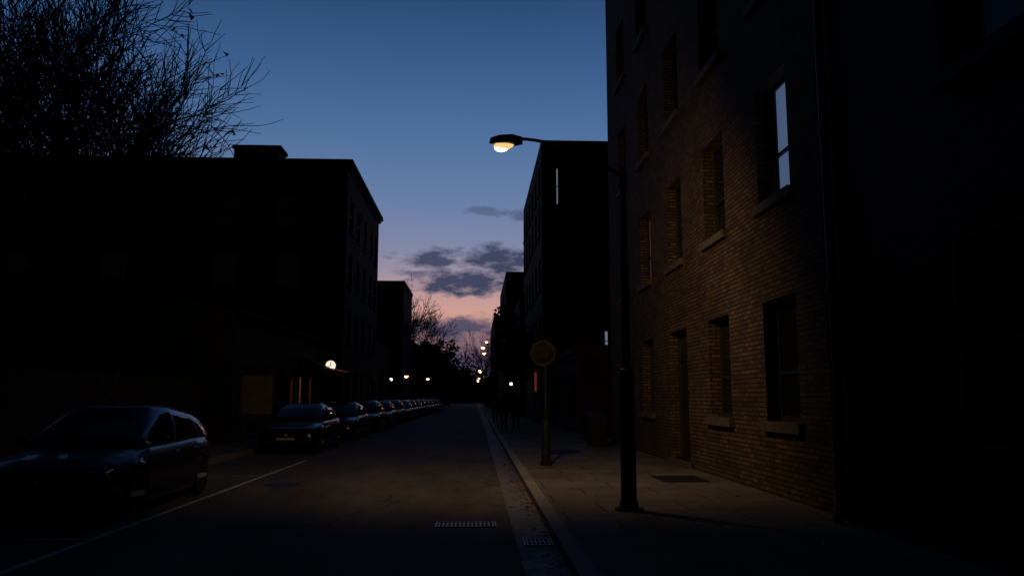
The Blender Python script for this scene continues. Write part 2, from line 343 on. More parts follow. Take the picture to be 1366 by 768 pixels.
# ------------------------------------------------------------------ buildings
def wall(P,o,u,n,Ln,H,ops,wm,sill,depth=.26,door=None,z0=0.,frame=True,gm=None,mid=.5):
    o=Vector(o);u=Vector(u);n=Vector(n);k=Vector((0,0,1))
    us=sorted(set([0,Ln]+[x for p in ops for x in p[:2]])); zs=sorted(set([z0,H]+[x for p in ops for x in p[2:4]]))
    for i in range(len(us)-1):
        for j in range(len(zs)-1):
            cu=(us[i]+us[i+1])/2; cz=(zs[j]+zs[j+1])/2
            if any(p[0]<cu<p[1] and p[2]<cz<p[3] for p in ops): continue
            P['walls'].quad([o+u*us[i]+k*zs[j],o+u*us[i+1]+k*zs[j],o+u*us[i+1]+k*zs[j+1],o+u*us[i]+k*zs[j+1]],wm,n)
    for p in ops:
        a,bb,c,d=p[:4]; kind=p[4] if len(p)>4 else 'win'
        q=lambda uu,zz,dd:o+u*uu+k*zz-n*dd
        P['walls'].quad([q(a,c,0),q(a,c,depth),q(a,d,depth),q(a,d,0)],wm,u)
        P['walls'].quad([q(bb,c,0),q(bb,c,depth),q(bb,d,depth),q(bb,d,0)],wm,-u)
        P['walls'].quad([q(a,d,0),q(a,d,depth),q(bb,d,depth),q(bb,d,0)],wm,-k)
        P['walls'].quad([q(a,c,0),q(a,c,depth),q(bb,c,depth),q(bb,c,0)],wm,k)
        g={'cool':M['cool'],'skyrefl':M['skyrefl'],'dimpane':M['dimpane'],'red':M['redlit'],'warm':M['warmlit']}.get(kind,gm or M['glass'])
        if kind=='door':
            D=P['door']; f=.09
            D.obox(o,u,n,a+.002,a+f,c+.002,d-.002,-depth+.001,-depth+.09,M['wood']); D.obox(o,u,n,bb-f,bb-.002,c+.002,d-.002,-depth+.001,-depth+.09,M['wood'])
            D.obox(o,u,n,a+f,bb-f,d-f,d-.002,-depth+.001,-depth+.09,M['wood']); zt=d-.62
            D.obox(o,u,n,a+f,bb-f,zt-.06,zt,-depth+.001,-depth+.085,M['wood'])
            P['glass'].quad([q(a+f,zt,depth-.03),q(bb-f,zt,depth-.03),q(bb-f,d-f,depth-.03),q(a+f,d-f,depth-.03)],M['glass'],n)
            D.obox(o,u,n,a+f,bb-f,c+.03,zt-.06,-depth+.001,-depth+.04,M['doorm'])
            mu=(a+bb)/2
            for (x0,x1) in ((a+f+.1,mu-.07),(mu+.07,bb-f-.1)):
                for (y0,y1) in ((c+.2,c+.85),(c+1.05,zt-.2)):
                    D.obox(o,u,n,x0,x1,y0,y1,-depth+.04,-depth+.055,M['doorm'])
            D.obox(o,u,n,a-.02,bb+.02,c-.12+.002,c,-.2,.14,M['stone'])
            D.obox(o,u,n,mu+.03,mu+.06,c+1.0,c+1.15,-depth+.04,-depth+.09,M['iron'])
            continue
        P['glass'].quad([q(a,c,depth-.02),q(bb,c,depth-.02),q(bb,d,depth-.02),q(a,d,depth-.02)],g,n)
        if frame:
            F=P['frames']; f=.06; mz=c+(d-c)*mid; dd0=-depth+.021; dd1=-depth+.06
            F.obox(o,u,n,a+.002,a+f,c+.002,d-.002,dd0,dd1,M['wood']); F.obox(o,u,n,bb-f,bb-.002,c+.002,d-.002,dd0,dd1,M['wood'])
            F.obox(o,u,n,a+f,bb-f,c+.002,c+f+.02,dd0,dd1,M['wood']); F.obox(o,u,n,a+f,bb-f,d-f,d-.002,dd0,dd1,M['wood'])
            F.obox(o,u,n,a+f,bb-f,mz-.025,mz+.025,dd0,dd1+.01,M['wood'])
        if kind=='skyrefl':
            P['frames'].obox(o,u,n,bb-.30,bb-f-.002,c+.09,d-f-.002,-depth+.022,-depth+.045,M['wood'])
        if sill: P['sills'].obox(o,u,n,a-.1,bb+.1,c-.15,c-.003,-.1,.09,sill)

def building(name,x0,x1,y0,y1,H,wm,front=[],street=[],side='L',sill=None,roof=None,cornice=None,depth=.2,frame=True,mid=.5,gm=None):
    e=empty(name); P={k:MB() for k in ('walls','glass','frames','sills','door','roof')}
    wall(P,(x0,y0,0),(1,0,0),(0,-1,0),x1-x0,H,front,wm,sill,depth,frame=frame,mid=mid,gm=gm)
    if side=='L':
        wall(P,(x1,y0,0),(0,1,0),(1,0,0),y1-y0,H,street,wm,sill,depth,frame=frame,mid=mid,gm=gm)
        wall(P,(x0,y0,0),(0,1,0),(-1,0,0),y1-y0,H,[],wm,None)
    else:
        wall(P,(x0,y0,0),(0,1,0),(-1,0,0),y1-y0,H,street,wm,sill,depth,frame=frame,mid=mid,gm=gm)
        wall(P,(x1,y0,0),(0,1,0),(1,0,0),y1-y0,H,[],wm,None)
    wall(P,(x0,y1,0),(1,0,0),(0,1,0),x1-x0,H,[],wm,None)
    P['roof'].quad([(x0,y0,H-.02),(x1,y0,H-.02),(x1,y1,H-.02),(x0,y1,H-.02)],M['roof'],(0,0,1))
    if cornice:
        c=cornice; P['roof'].box(x0-c,x1+c,y0-c,y1+c,H,H+.28,M['stoneD'])
        P['roof'].box(x0-c*.5,x1+c*.5,y0-c*.5,y1+c*.5,H-.2,H-.002,M['stoneD'])
    for k in P:
        if P[k].f: P[k].obj(k,parent=e)
    return e
def grid(starts,w,rows):
    return [(s,s+w,a,b_) for s in starts for (a,b_) in rows]

y0=9.72
st=[]
cent=[11.87,14.93,18.02,21.2,24.4]
for i,cy in enumerate(cent):
    for r,(a,bb) in enumerate(((1.24,3.12),(4.68,6.6),(8.15,10.1),(11.7,13.6))):
        if r==0 and i==2: continue
        o_=(cy-.66-y0,cy+.66-y0,a,bb)
        if (i,r)==(0,1): o_+=('skyrefl',)
        if (i,r)==(3,1): o_+=('dimpane',)
        st.append(o_)
st.append((17.2-y0,18.75-y0,.24,3.12,'door'))
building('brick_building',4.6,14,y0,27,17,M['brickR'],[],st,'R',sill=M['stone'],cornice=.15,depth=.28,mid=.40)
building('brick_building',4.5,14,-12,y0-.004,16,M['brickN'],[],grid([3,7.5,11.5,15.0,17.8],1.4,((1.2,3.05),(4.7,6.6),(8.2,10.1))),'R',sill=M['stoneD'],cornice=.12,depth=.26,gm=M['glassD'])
b=MB(); b.tube([(4.42,9.62,.3),(4.42,9.62,15.8)],.055,12,M['pole'])
for z in (.9,2.9,4.9,6.9,8.9,10.9): b.tube([(4.42,9.62,z),(4.42,9.62,z+.08)],.07,12,M['pole']); b.box(4.44,4.5,9.6,9.64,z+.02,z+.06,M['pole'])
b.tube([(4.42,9.62,.3),(4.40,9.62,.2),(4.3,9.6,.16)],.055,12,M['pole'])
b.obj('drainpipe',smooth=True)
b=MB(); b.tube([(4.53,10.0,.15),(4.53,10.0,16)],.03,8,M['pole']); b.obj('drainpipe',smooth=True)

fr=[(.85,1.05,12.95,15.25,'cool'),(3.62,3.9,4.3,5.5,'cool')]+grid([1.6],1.2,((5,6.8),))  # first slit glows in place of a sky reflection; second is lit
building('brick_building',3.83,15,46,64,16.9,M['brickF'],fr,grid([1,4,7,10,13,15.8],1.3,((4.6,6.5),(8,9.9),(11.4,13.3),(14,15.6))),'R',sill=M['stoneD'],depth=.2)
building('brick_shop',4.3,9,33,45.99,3.5,M['brickN'],[],[(1,4,.7,2.7),(5,6.2,.15,2.7),(7.5,11.5,.7,2.7)],'R',cornice=.15)
building('brick_building',3.0,15,80,100,14.3,M['brickF'],[(1,2,8,9.6),(1,2,11,12.6)],grid([2,6,10,14],1.4,((4.5,6.3),(8,9.8),(11.2,13))),'R')
building('brick_building',3.5,15,64.01,79.9,9.6,M['brickN'],[],grid([2,6,10],1.4,((4.5,6.3),)),'R')
building('brick_building',2.7,15,120,150,14.0,M['brickN'],[],grid([2,8,14,20],1.6,((5,7),(9,11))),'R')
building('brick_house',3.2,15,100.01,119.9,9,M['brickN'],[],[],'R')
building('brick_house',-14,-2,300,312,12,M['brickN'],[(2,3.2,5,7),(6,7.2,5,7)],[],'L')
building('brick_house',-1.9,9,306,318,9,M['brickN'],[],[],'L')
X0,X1=-36,-7.6
fr=[]
for cx in (-10.95,-14.5,-20.8,-26):
    for (a,bb) in ((11.45,13.45),(7.9,9.9)): fr.append((cx-.8-X0,cx+.8-X0,a,bb))
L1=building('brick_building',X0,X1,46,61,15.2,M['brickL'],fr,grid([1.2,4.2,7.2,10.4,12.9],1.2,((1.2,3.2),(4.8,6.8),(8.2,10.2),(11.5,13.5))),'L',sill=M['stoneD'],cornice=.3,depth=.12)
b=MB(); b.box(-14.6,-11.9,47,48.6,15.5,16.45,M['brickL']); b.box(-14.7,-11.8,46.9,48.7,16.452,16.65,M['stoneD'])
for i in range(4): b.tube([(-14.2+i*.62,47.8,16.65),(-14.2+i*.62,47.8,16.72)],.14,10,M['stoneD'])
b.obj('chimney',parent=L1)
b=MB(); b.box(-21.3,-19.2,47,48.4,15.5,15.95,M['brickL']); b.obj('roof_hatch',parent=L1)
LB=building('brick_shop',-20,-8.1,27,45.99,4.6,M['brickL'],[],[(1.2,5,.8,2.8),(6.3,7.4,.15,2.8),(8.5,9.3,.5,2.5,'red'),(10.3,11.0,.4,2.6,'warm'),(12.4,13.4,.4,2.6,'red'),(15.2,17.8,.8,2.8)],'L',depth=.1)
b=MB()
b.quad([(-7.85,26.8,4.55),(-7.85,46,4.55),(-14,46,6.0),(-14,26.8,6.0)],M['roof'],(0,0,1)); b.quad([(-20.2,26.8,4.55),(-20.2,46,4.55),(-14,46,6.0),(-14,26.8,6.0)],M['roof'],(0,0,1))
b.quad([(-7.85,26.99,4.55),(-14,26.99,5.99),(-20.2,26.99,4.55)],M['brickL'],(0,-1,0))
b.box(-7.95,-7.82,26.8,46,4.42,4.54,M['roof'])
b.obj('pitched_roof',parent=LB)
b=MB()
b.quad([(-8.09,37.5,3.5),(-8.09,44,3.5),(-7.0,44,2.95),(-7.0,37.5,2.95)],M['awning'],(0,0,1))
b.quad([(-7.0,37.5,2.95),(-7.0,44,2.95),(-7.0,44,2.7),(-7.0,37.5,2.7)],M['awning'],(1,0,0))
b.quad([(-8.09,37.5,3.5),(-7.0,37.5,2.95),(-7.0,37.5,2.7),(-8.09,37.5,2.7)],M['awning'],(0,-1,0))
b.tube([(-6.97,37.5,3.0),(-6.97,44,3.0)],.02,6,M['signlit'])
b.obj('shop_awning')
b=MB(); c=Vector((-7.25,40.4,3.2))
b.tube([c+Vector((0,.12,0)),c+Vector((0,-.1,0))],.29,32,M['trim'])
b.tube([c+Vector((0,-.101,0)),c+Vector((0,-.11,0))],.25,32,M['clockface'])
b.obox(c,(1,0,0),(0,-1,0),-.018,.018,-.01,.18,.111,.118,M['trim'])
b.obox(c,(.8,0,.6),(0,-1,0),-.12,.0,-.018,.018,.111,.119,M['trim'])
b.tube([c+Vector((-.28,0,.1)),c+Vector((-.86,0,.1))],.025,8,M['trim'])
b.tube([c+Vector((-.05,0,.3)),c+Vector((-.86,0,.6))],.015,8,M['trim'])
b.obj('illuminated_clock_sign')
b=MB()
b.box(-7.75,-6.72,27.0,27.06,1.08,2.34,M['board']); 
for (a0,a1,c0,c1) in ((-7.8,-7.75,1.0,2.4),(-6.72,-6.67,1.0,2.4)): b.box(a0,a1,26.96,27.08,c0,c1,M['wood'])
b.box(-7.75,-6.72,26.96,27.08,2.34,2.4,M['wood']); b.box(-7.75,-6.72,26.96,27.08,1.0,1.08,M['wood'])
b.box(-7.7,-7.63,27.08,27.14,.12,2.3,M['wood']); b.box(-6.84,-6.77,27.08,27.14,.12,2.3,M['wood'])
b.obj('notice_board')
b=MB(); y=-4
while y<26.8:
    wd=random.uniform(.13,.15); h=2.15+random.uniform(-.03,.03)
    b.box(-8.72-random.uniform(0,.012),-8.69,y,y+wd,.12,h,M['fence']); y+=wd+.012
y=-4
while y<26.8: b.box(-8.85,-8.74,y,y+.1,.1,2.25,M['fence']); y+=2.4
b.box(-8.78,-8.735,-4,26.8,.5,.6,M['fence']); b.box(-8.78,-8.735,-4,26.8,1.7,1.8,M['fence'])
b.obj('wooden_fence')
building('brick_building',-25,-7.7,84,95,13.6,M['brickN'],[(13.5,14.8,8,9.8),(10,11.3,8,9.8)],grid([1.5,5,8],1.3,((1.2,3.2),(4.6,6.4),(8,9.8))),'L',cornice=.12)
building('brick_house',-22,-8.6,61.01,83.9,6.5,M['brickN'],[],grid([2,7,12,17],1.5,((1,3),)),'L')
building('brick_house',-22,-8.2,96,135,9,M['brickN'],[],grid([3,9,15,21,27],1.5,((1,3),(5,7))),'L')

# ------------------------------------------------------------------ trees
def tree(name,base,H,spread,seed,levels=6,trunk_r=.22,first=.24,pods=0,kids=(3,4),thin=.006,lf=.25,wig=.05,shrink=(.62,.84),nl=6):
    rnd=random.Random(seed); b=MB(); tips=[]
    def grow(p,d,Ln,r,lv):
        n=5 if lv<3 else 3; pts=[p.copy()]; rr=[r]; q=p.copy(); dd=d.copy(); r1=max(r*.55,thin*.6)
        for i in range(n):
            w=wig+wig*.55*lv
            dd=(dd+Vector((rnd.gauss(0,w),rnd.gauss(0,w),rnd.gauss(0,w)+.03))).normalized()
            q=q+dd*(Ln/n); pts.append(q.copy()); rr.append(r+(r1-r)*(i+1)/n)
        b.tube(pts,rr,8 if lv<2 else (5 if lv<4 else 3),M['bark'],cap=False)
        if lv>=levels: tips.append(q); return
        k=rnd.randint(*kids)
        for c in range(k):
            f=1.0 if c==0 else rnd.uniform(.25,1)
            idx=min(n,max(1,int(round(f*n)))); s=pts[idx]; r2=rr[idx]
            ang=rnd.uniform(.1,.3) if c==0 else rnd.uniform(.4,.85)
            ax=dd.orthogonal().normalized(); ax.rotate(Matrix.Rotation(rnd.uniform(0,6.28),3,dd))
            nd=dd.copy(); nd.rotate(Matrix.Rotation(ang,3,ax)); nd.z+=.06; nd.normalize()
            grow(s,nd,Ln*rnd.uniform(*shrink),max(r2*rnd.uniform(.55,.8),thin),lv+1)
    base=Vector(base); top=base+Vector((0,0,H*first))
    b.tube([base,base+Vector((0,0,.3)),(base+top)/2+Vector((.05,.03,0)),top],[trunk_r*1.5,trunk_r*1.1,trunk_r,trunk_r*.85],10,M['bark'])
    for i in range(nl):
        a=i*6.283/nl+rnd.uniform(-.3,.3); t=rnd.uniform(.45,.85)*spread
        grow(top-Vector((0,0,rnd.uniform(0,.9))),Vector((math.cos(a)*math.sin(t),math.sin(a)*math.sin(t),math.cos(t))),H*lf,trunk_r*.5,1)
    grow(top,Vector((.05,0,1)),H*lf,trunk_r*.6,1)
    for i in range(pods):
        p=rnd.choice(tips)
        for j in range(rnd.randint(2,4)):
            s=rnd.uniform(.03,.07); o=p+Vector((rnd.gauss(0,.06),rnd.gauss(0,.06),rnd.gauss(0,.06)))
            v=[o+Vector((rnd.gauss(0,s),rnd.gauss(0,s),rnd.gauss(0,s))) for _ in range(3)]
            b.quad(v,M['leafd'])
    return b.obj(name,smooth=True)
tree('bare_tree',(-11.3,21,.1),13.0,1.3,21,levels=5,pods=220,thin=.013,first=.42,lf=.215,kids=(4,6),nl=9,trunk_r=.27,wig=.04,shrink=(.64,.84))
tree('bare_tree',(-8.5,108,.1),17,.8,5,levels=5,thin=.03,trunk_r=.3)
tree('bare_tree',(-11.5,104,.1),17,.9,9,levels=5,thin=.03,trunk_r=.3)
tree('bare_tree',(1.9,140,.1),14,.8,8,levels=5,thin=.03,trunk_r=.3)

def leaf_cloud(b,blobs,n,size,rnd,mat):
    for (c,r) in blobs:
        for i in range(n):
            while True:
                p=Vector((rnd.uniform(-1,1),rnd.uniform(-1,1),rnd.uniform(-1,1)))
                if p.length<1: break
            p=p.normalized()*(p.length**.5)
            q=Vector((c[0]+p.x*r[0],c[1]+p.y*r[1],c[2]+p.z*r[2]))
            s=size*rnd.uniform(.5,1.3)
            b.quad([q+Vector((rnd.gauss(0,s),rnd.gauss(0,s),rnd.gauss(0,s))) for _ in range(4)],mat)
rnd=random.Random(4)
b=MB(); blobs=[]
for y,x,h,r in ((112,-7.2,11,2.2),(125,-7.4,9,2.5),(140,-7,10,3),(155,-6.5,9,3),(175,-6,9,4),(200,-8,12,5),(120,2.9,6,1.2),(165,6,9,3)):
    for k in range(7):
        blobs.append(((x+rnd.gauss(0,r*.4),y+rnd.gauss(0,r*.4),h*.55+rnd.gauss(0,h*.17)),(r*.55,r*.55,h*.22)))
    b.tube([(x,y,0),(x,y,h*.6)],.2,6,M['bark'])
for k in range(50):
    x=-62+k*2.4+rnd.uniform(-1,1); hh=13+3*math.sin(k*.9)+rnd.uniform(-2,2.5)
    for z in (.2,.45,.72): blobs.append(((x+rnd.uniform(-1,1),262+rnd.uniform(-8,6),hh*z),(3,3,hh*.27)))
leaf_cloud(b,blobs,110,.42,rnd,M['foliage']); b.obj('distant_trees')
b=MB(); bl=[((2.7+rnd.gauss(0,.7),57+rnd.gauss(0,1),4.9+rnd.gauss(0,.9)),(.9,.9,.9)) for _ in range(12)]
b.tube([(2.7,57,.1),(2.75,57,2.5),(2.65,57,4.6)],[.14,.1,.07],8,M['bark'])
for k in range(7):
    a=k*.9; b.tube([(2.7,57,2.6+k*.2),(2.7+math.cos(a)*1.1,57+math.sin(a)*1.1,4.3+k*.2)],[.05,.015],5,M['bark'])
leaf_cloud(b,bl,260,.11,rnd,M['foliage']); b.obj('street_tree')

# ------------------------------------------------------------------ lamps
def bez(p0,p1,p2,n=12):
    return [Vector(p0)*(1-t)**2+Vector(p1)*2*t*(1-t)+Vector(p2)*t*t for t in [i/n for i in range(n+1)]]
b=MB(); px,py=2.05,10.83
b.tube([(px,py,.12),(px,py,.15),(px,py,.151),(px,py,.26)],[.19,.19,.135,.115],20,M['pole'])
b.tube([(px,py,.26),(px,py,1.9),(px,py,1.98),(px,py,2.0)],[.105,.1,.1,.075],20,M['pole'])
b.tube([(px,py,2.0),(px,py,4.72),(px,py,4.80),(px,py,4.82)],[.062,.045,.045,.02],16,M['pole'])
b.tube([(px,py,4.55),(px,py,4.74)],.062,16,M['pole'])
b.box(px-.04,px+.04,py-.112,py-.098,.7,1.15,M['pole'])
hd=Vector((.66,12.45,5.76)); ad_=Vector((-.6,.8,0)); sd=Vector((.8,.6,0))
b.tube(bez((px,py,4.68),(1.40,11.62,5.46),tuple(hd)),.026,10,M['pole'])
def headring(t,wd,zt,zb): 
    o=hd+ad_*t+Vector((0,0,.16*t)); return [o+sd*(-wd)+Vector((0,0,zb)),o+sd*wd+Vector((0,0,zb)),o+sd*wd*.85+Vector((0,0,zt)),o-sd*wd*.85+Vector((0,0,zt))]
rs=[headring(-.06,.045,.035,-.035),headring(.03,.12,.06,-.07),headring(.3,.16,.07,-.07),headring(.56,.15,.05,-.06),headring(.60,.13,.03,-.05)]
for i in range(len(rs)-1):
    for k in range(4):
        b.quad([rs[i][k],rs[i][(k+1)%4],rs[i+1][(k+1)%4],rs[i+1][k]],M['pole'])
b.quad(rs[0],M['pole']); b.quad(rs[-1],M['pole'])
rot=Matrix((ad_,sd,Vector((0,0,1)))).transposed()
# shallow glass diffuser with the bright source at its outer end
lc=hd+ad_*.36+Vector((0,0,-.005))
b.ell(lc,(.22,.14,.085),M['lensrim'],24,8,z0=-1,z1=0,rot=rot)
b.ell(lc+ad_*.06+Vector((0,0,-.02)),(.15,.11,.085),M['lens'],22,8,z0=-1,z1=0,rot=rot)
b.obj('street_lamp',smooth=True)
sl=bpy.data.lights.new('street_lamp_light','SPOT'); sl.energy=430; sl.color=(1,.66,.31); sl.spot_size=R(174); sl.spot_blend=1; sl.shadow_soft_size=.09
so=bpy.data.objects.new('street_lamp_light',sl); COL.objects.link(so); so.location=lc+Vector((0,0,-.24))
so.rotation_euler=Vector((.20,.76,-.60)).to_track_quat('-Z','Y').to_euler()

def far_lamp(x,y,side,h=6.5):
    b=MB(); b.tube([(x,y,.1),(x,y,h-.3)],[.09,.05],8,M['pole'])
    b.tube(bez((x,y,h-.4),(x,y,h),(x-side*1.1,y,h)),.03,6,M['pole'])
    b.box(x-side*1.25-.2,x-side*1.25+.2,y-.12,y+.12,h-.02,h+.06,M['pole'])
    s=.8+y/300
    b.ell((x-side*1.3,y,h-.02),(.15*s,.12*s,.15*s),M['faraway'],10,5,z0=-1,z1=0)
    b.obj('street_lamp',smooth=True)
for a_ in ((1.9,70,1,6.0),(2.2,88,1,6.5),(1.9,110,1,5.2),(1.9,135,1,6.2),(1.9,160,1,5.5),(1.8,195,1,6),(-7,66,-1,3.4),(-7,120,-1,4),(-6.6,170,-1,6),(2.6,100,1,8.6),(-6.6,215,-1,6),(1.9,235,1,6.5),(-6.8,92,-1,3.8)): far_lamp(*a_)

# sign post
b=MB(); sx,sy=1.57,18.0
b.tube([(sx,sy,.12),(sx,sy,.2),(sx,sy,.21),(sx,sy,1.0),(sx,sy,1.08),(sx,sy,1.1)],[.14,.14,.105,.095,.085,.04],18,M['pole'])
b.tube([(sx,sy,1.0),(sx,sy,2.9)],.032,12,M['pole'])
b.tube([(sx-.06,sy-.03,2.6),(sx-.06,sy-.05,2.6)],.29,36,M['signrim']); b.tube([(sx-.06,sy-.051,2.6),(sx-.06,sy-.054,2.6)],.245,36,M['signface'])
b.box(sx-.16,sx+.1,sy-.03,sy+.035,2.45,2.48,M['pole']); b.box(sx-.16,sx+.1,sy-.03,sy+.035,2.72,2.75,M['pole'])
b.obj('round_traffic_sign',smooth=True)
def wbin(x,y):
    b=MB(); rs=[]
    for z,wd,dp in ((.18,.22,.25),(1.0,.28,.33),(1.03,.31,.37)):
        rs.append([(x-wd,y-dp,z),(x+wd,y-dp,z),(x+wd,y+dp,z),(x-wd,y+dp,z)])
    for i in range(2):
        for k in range(4): b.quad([rs[i][k],rs[i][(k+1)%4],rs[i+1][(k+1)%4],rs[i+1][k]],M['bin'])
    b.quad(rs[0],M['bin'])
    b.quad([(x-.31,y-.37,1.04),(x+.31,y-.37,1.04),(x+.3,y+.38,1.16),(x-.3,y+.38,1.16)],M['bin'],(0,0,1))
    b.quad([(x-.31,y-.37,1.04),(x+.31,y-.37,1.04),(x+.31,y-.37,1.0),(x-.31,y-.37,1.0)],M['bin'],(0,-1,0))
    for s in (-1,1):
        b.quad([(x+s*.31,y-.37,1.04),(x+s*.3,y+.38,1.16),(x+s*.3,y+.38,1.0),(x+s*.31,y-.37,1.0)],M['bin'],(s,0,0))
        b.tube([(x+s*.2,y+.26,.22),(x+s*.26,y+.26,.22)],.1,14,M['tyre'])
    b.tube([(x-.25,y+.42,1.05),(x+.25,y+.42,1.05)],.018,8,M['bin'])
    b.box(x-.2,x+.2,y-.22,y-.16,.12,.2,M['bin'])
    b.obj('wheelie_bin')
wbin(3.75,24.8); wbin(4.1,28.3)

# ------------------------------------------------------------------ cars
def interp(keys,y,i):
    for a,c in zip(keys,keys[1:]):
        if y<=c[0]:
            t=(y-a[0])/(c[0]-a[0]); return a[i]+(c[i]-a[i])*t
    return keys[-1][i]
HATCH=dict(L=4.3,K=[(0,.33,.56,.50),(.02,.27,.62,.62),(.07,.23,.67,.71),(.16,.2,.72,.78),(.32,.18,.775,.835),(.6,.18,.83,.865),(.95,.18,.885,.88),(1.3,.18,.93,.885),(2.2,.18,.95,.89),(3.2,.18,.975,.885),(3.75,.2,.985,.86),(4.0,.24,.97,.81),(4.17,.28,.93,.74),(4.26,.33,.84,.66),(4.3,.4,.76,.58)],
  w=(.86,3.46),g=dict(b=(.90,4.22,.80),r=(1.85,3.36,.58),H=1.49,cols=[0,.05,.40,.435,.78,.81,.94,1]),drop=.075,rp=1.0)
SALOON=dict(L=4.5,K=[(0,.33,.58,.6),(.02,.27,.64,.7),(.07,.23,.68,.76),(.2,.2,.73,.82),(.45,.18,.79,.85),(.95,.18,.86,.87),(1.35,.18,.92,.88),(2.4,.18,.94,.885),(3.4,.18,.96,.88),(3.9,.2,.97,.86),(4.3,.24,.96,.81),(4.44,.3,.9,.74),(4.5,.4,.8,.66)],
  w=(.88,3.56),g=dict(b=(1.0,3.95,.79),r=(1.95,3.2,.58),H=1.44,cols=[0,.05,.44,.475,.88,.9,.95,1]),drop=.045,rp=1.3)
def car_mesh(name,S,paint):
    b=MB(); K=S['K']; Ln=S['L']; Rw=.325
    ys=sorted(set([k[0] for k in K]+[round(.06*i,3) for i in range(int(Ln/.06)+1)]+[w_+s*.385 for w_ in S['w'] for s in (-1,1)]))
    def prof(y):
        zl=interp(K,y,1); zt=interp(K,y,2); hw=interp(K,y,3); za=zl
        for w_ in S['w']:
            d=abs(y-w_)
            if d<.385: za=max(za,Rw-.01+math.sqrt(.385**2-d*d))
        z4=max(zl+.12,za+.02); z6=max(zt-.17,za+.045); z5=(z4+z6)/2
        z7=max(zt-.06,z6+.03)
        return [(0,zl+.02),(max(.2,hw-.27),zl+.02),(max(.2,hw-.27),za),(hw-.015,za),(hw+.004,z4),(hw+.018,z5),(hw,z6),(hw-.045,z7),(hw-.13,zt),(hw*.5,zt+.028),(0,zt+.038)]
    n=None; pm=b.mi(paint); tm=b.mi(M['trim']); base=len(b.v)
    for y in ys:
        p=prof(y); full=[(x,y,z) for x,z in p]+[(-x,y,z) for x,z in p[-2:0:-1]]
        n=len(full); b.v+=full
    for i in range(len(ys)-1):
        for k in range(n):
            k2=(k+1)%n
            b.f.append((base+i*n+k,base+i*n+k2,base+(i+1)*n+k2,base+(i+1)*n+k))
            kk=min(k,n-1-k); b.m.append(tm if kk<=2 else pm)
    b.f.append(tuple(base+k for k in range(n))); b.m.append(pm)
    b.f.append(tuple(base+(len(ys)-1)*n+k for k in range(n))[::-1]); b.m.append(pm)
    g=S['g']; (bf,br_,bw),(rf,rr_,rw),H=g['b'],g['r'],g['H']; cols=g['cols']
    fx=[-1,-.92,-.5,0,.5,.92,1]
    def ring(t,ins=0.):
        yf=bf+(rf-bf)*(t**1.15)+ins; yr=br_+(rr_-br_)*(t**(1.5+S['rp']))-ins; hw=bw+(rw-bw)*(t**1.35)-ins
        pts=[]
        for f in fx: pts.append((f*hw*.96,yf+.14*abs(f)**2.2))
        for c in cols[1:-1]:
            y=yf+.14+(yr-.14-yf-.14)*c; pts.append((hw*(1+.03*math.sin(c*math.pi)),y))
        for f in fx[::-1]: pts.append((f*hw*.95,yr-.14*abs(f)**2.2))
        for c in cols[-2:0:-1]:
            y=yf+.14+(yr-.14-yf-.14)*c; pts.append((-hw*(1+.03*math.sin(c*math.pi)),y))
        return pts
    z0=K[7][2]-.06
    zr=H-.05
    lv=[(0,z0,0),(.08,z0+.08,0),(.3,z0+(zr-z0)*.34,0),(.55,z0+(zr-z0)*.60,0),(.75,z0+(zr-z0)*.79,0),(.9,z0+(zr-z0)*.925,0),(1,zr,0),(1,H-.016,.06),(1,H,.18)]
    base=len(b.v); gl=b.mi(M['cglass']); nr=len(ring(0)); ym_=(rf+rr_)/2-.15
    for t,z,ins in lv:
        for j,(x,y) in enumerate(ring(t,ins)):
            zz=z
            if t>=.85: zz=z-S['drop']*(t-.85)/.15*((y-ym_)/((rr_-rf)/2))**2*(1 if y>ym_ else .6)
            b.v.append((x,y,zz))
    nc=len(cols)-2
    def isglass(k):
        if 1<=k<=4: return True
        s=7-1
        if s<=k<s+nc+1:
            i=k-s; return i in (1,3,5)
        r0=7+nc
        if r0+1<=k<=r0+4: return True
        s2=r0+6
        i=k-s2
        if 0<=i<nc+1: return (nc-i) in (1,3,5)
        return False
    for i in range(len(lv)-1):
        for k in range(nr):
            k2=(k+1)%nr
            b.f.append((base+i*nr+k,base+i*nr+k2,base+(i+1)*nr+k2,base+(i+1)*nr+k))
            b.m.append(gl if (1<=i<=4 and isglass(k)) else (tm if i==0 else pm))
    b.f.append(tuple(base+(len(lv)-1)*nr+k for k in range(nr))); b.m.append(pm)
    for yl in (1.33,2.38,3.2):
        p=prof(yl)[4:9]
        for s in (-1,1):
            for (x0,za),(x1,zb) in zip(p,p[1:]):
                b.quad([(s*(x0+.003),yl-.006,za),(s*(x0+.003),yl+.006,za),(s*(x1+.003),yl+.006,zb),(s*(x1+.003),yl-.006,zb)],M['trim'],(s,0,.2))
    for s in (-1,1):
        for yl in (2.2,3.05): b.ell((s*.905,yl,.8),(.02,.1,.018),paint,10,5)
        b.box(min(s*.885,s*.915),max(s*.885,s*.915),1.3,3.0,.28,.33,M['trim'])
        b.ell((s*.98,1.42,1.0),(.1,.07,.075),paint,14,8); b.box(min(s*.82,s*.94),max(s*.82,s*.94),1.4,1.46,.94,.97,M['trim'])
        ry=Matrix.Rotation(s*.55,3,'Z')
        b.ell((s*.60,.20,.60),(.21,.13,.08),M['hlamp'],18,8,rot=ry)
        b.ell((s*.52,.075,.60),(.05,.03,.05),M['rim'],12,6)
        b.ell((s*.57,.085,.30),(.07,.04,.04),M['hlamp'],12,6)
        b.ell((s*.62,Ln-.16,.80),(.13,.1,.1),M['tlamp'],14,8)
    b.box(-.34,.34,-.022,.06,.485,.60,M['trim'])
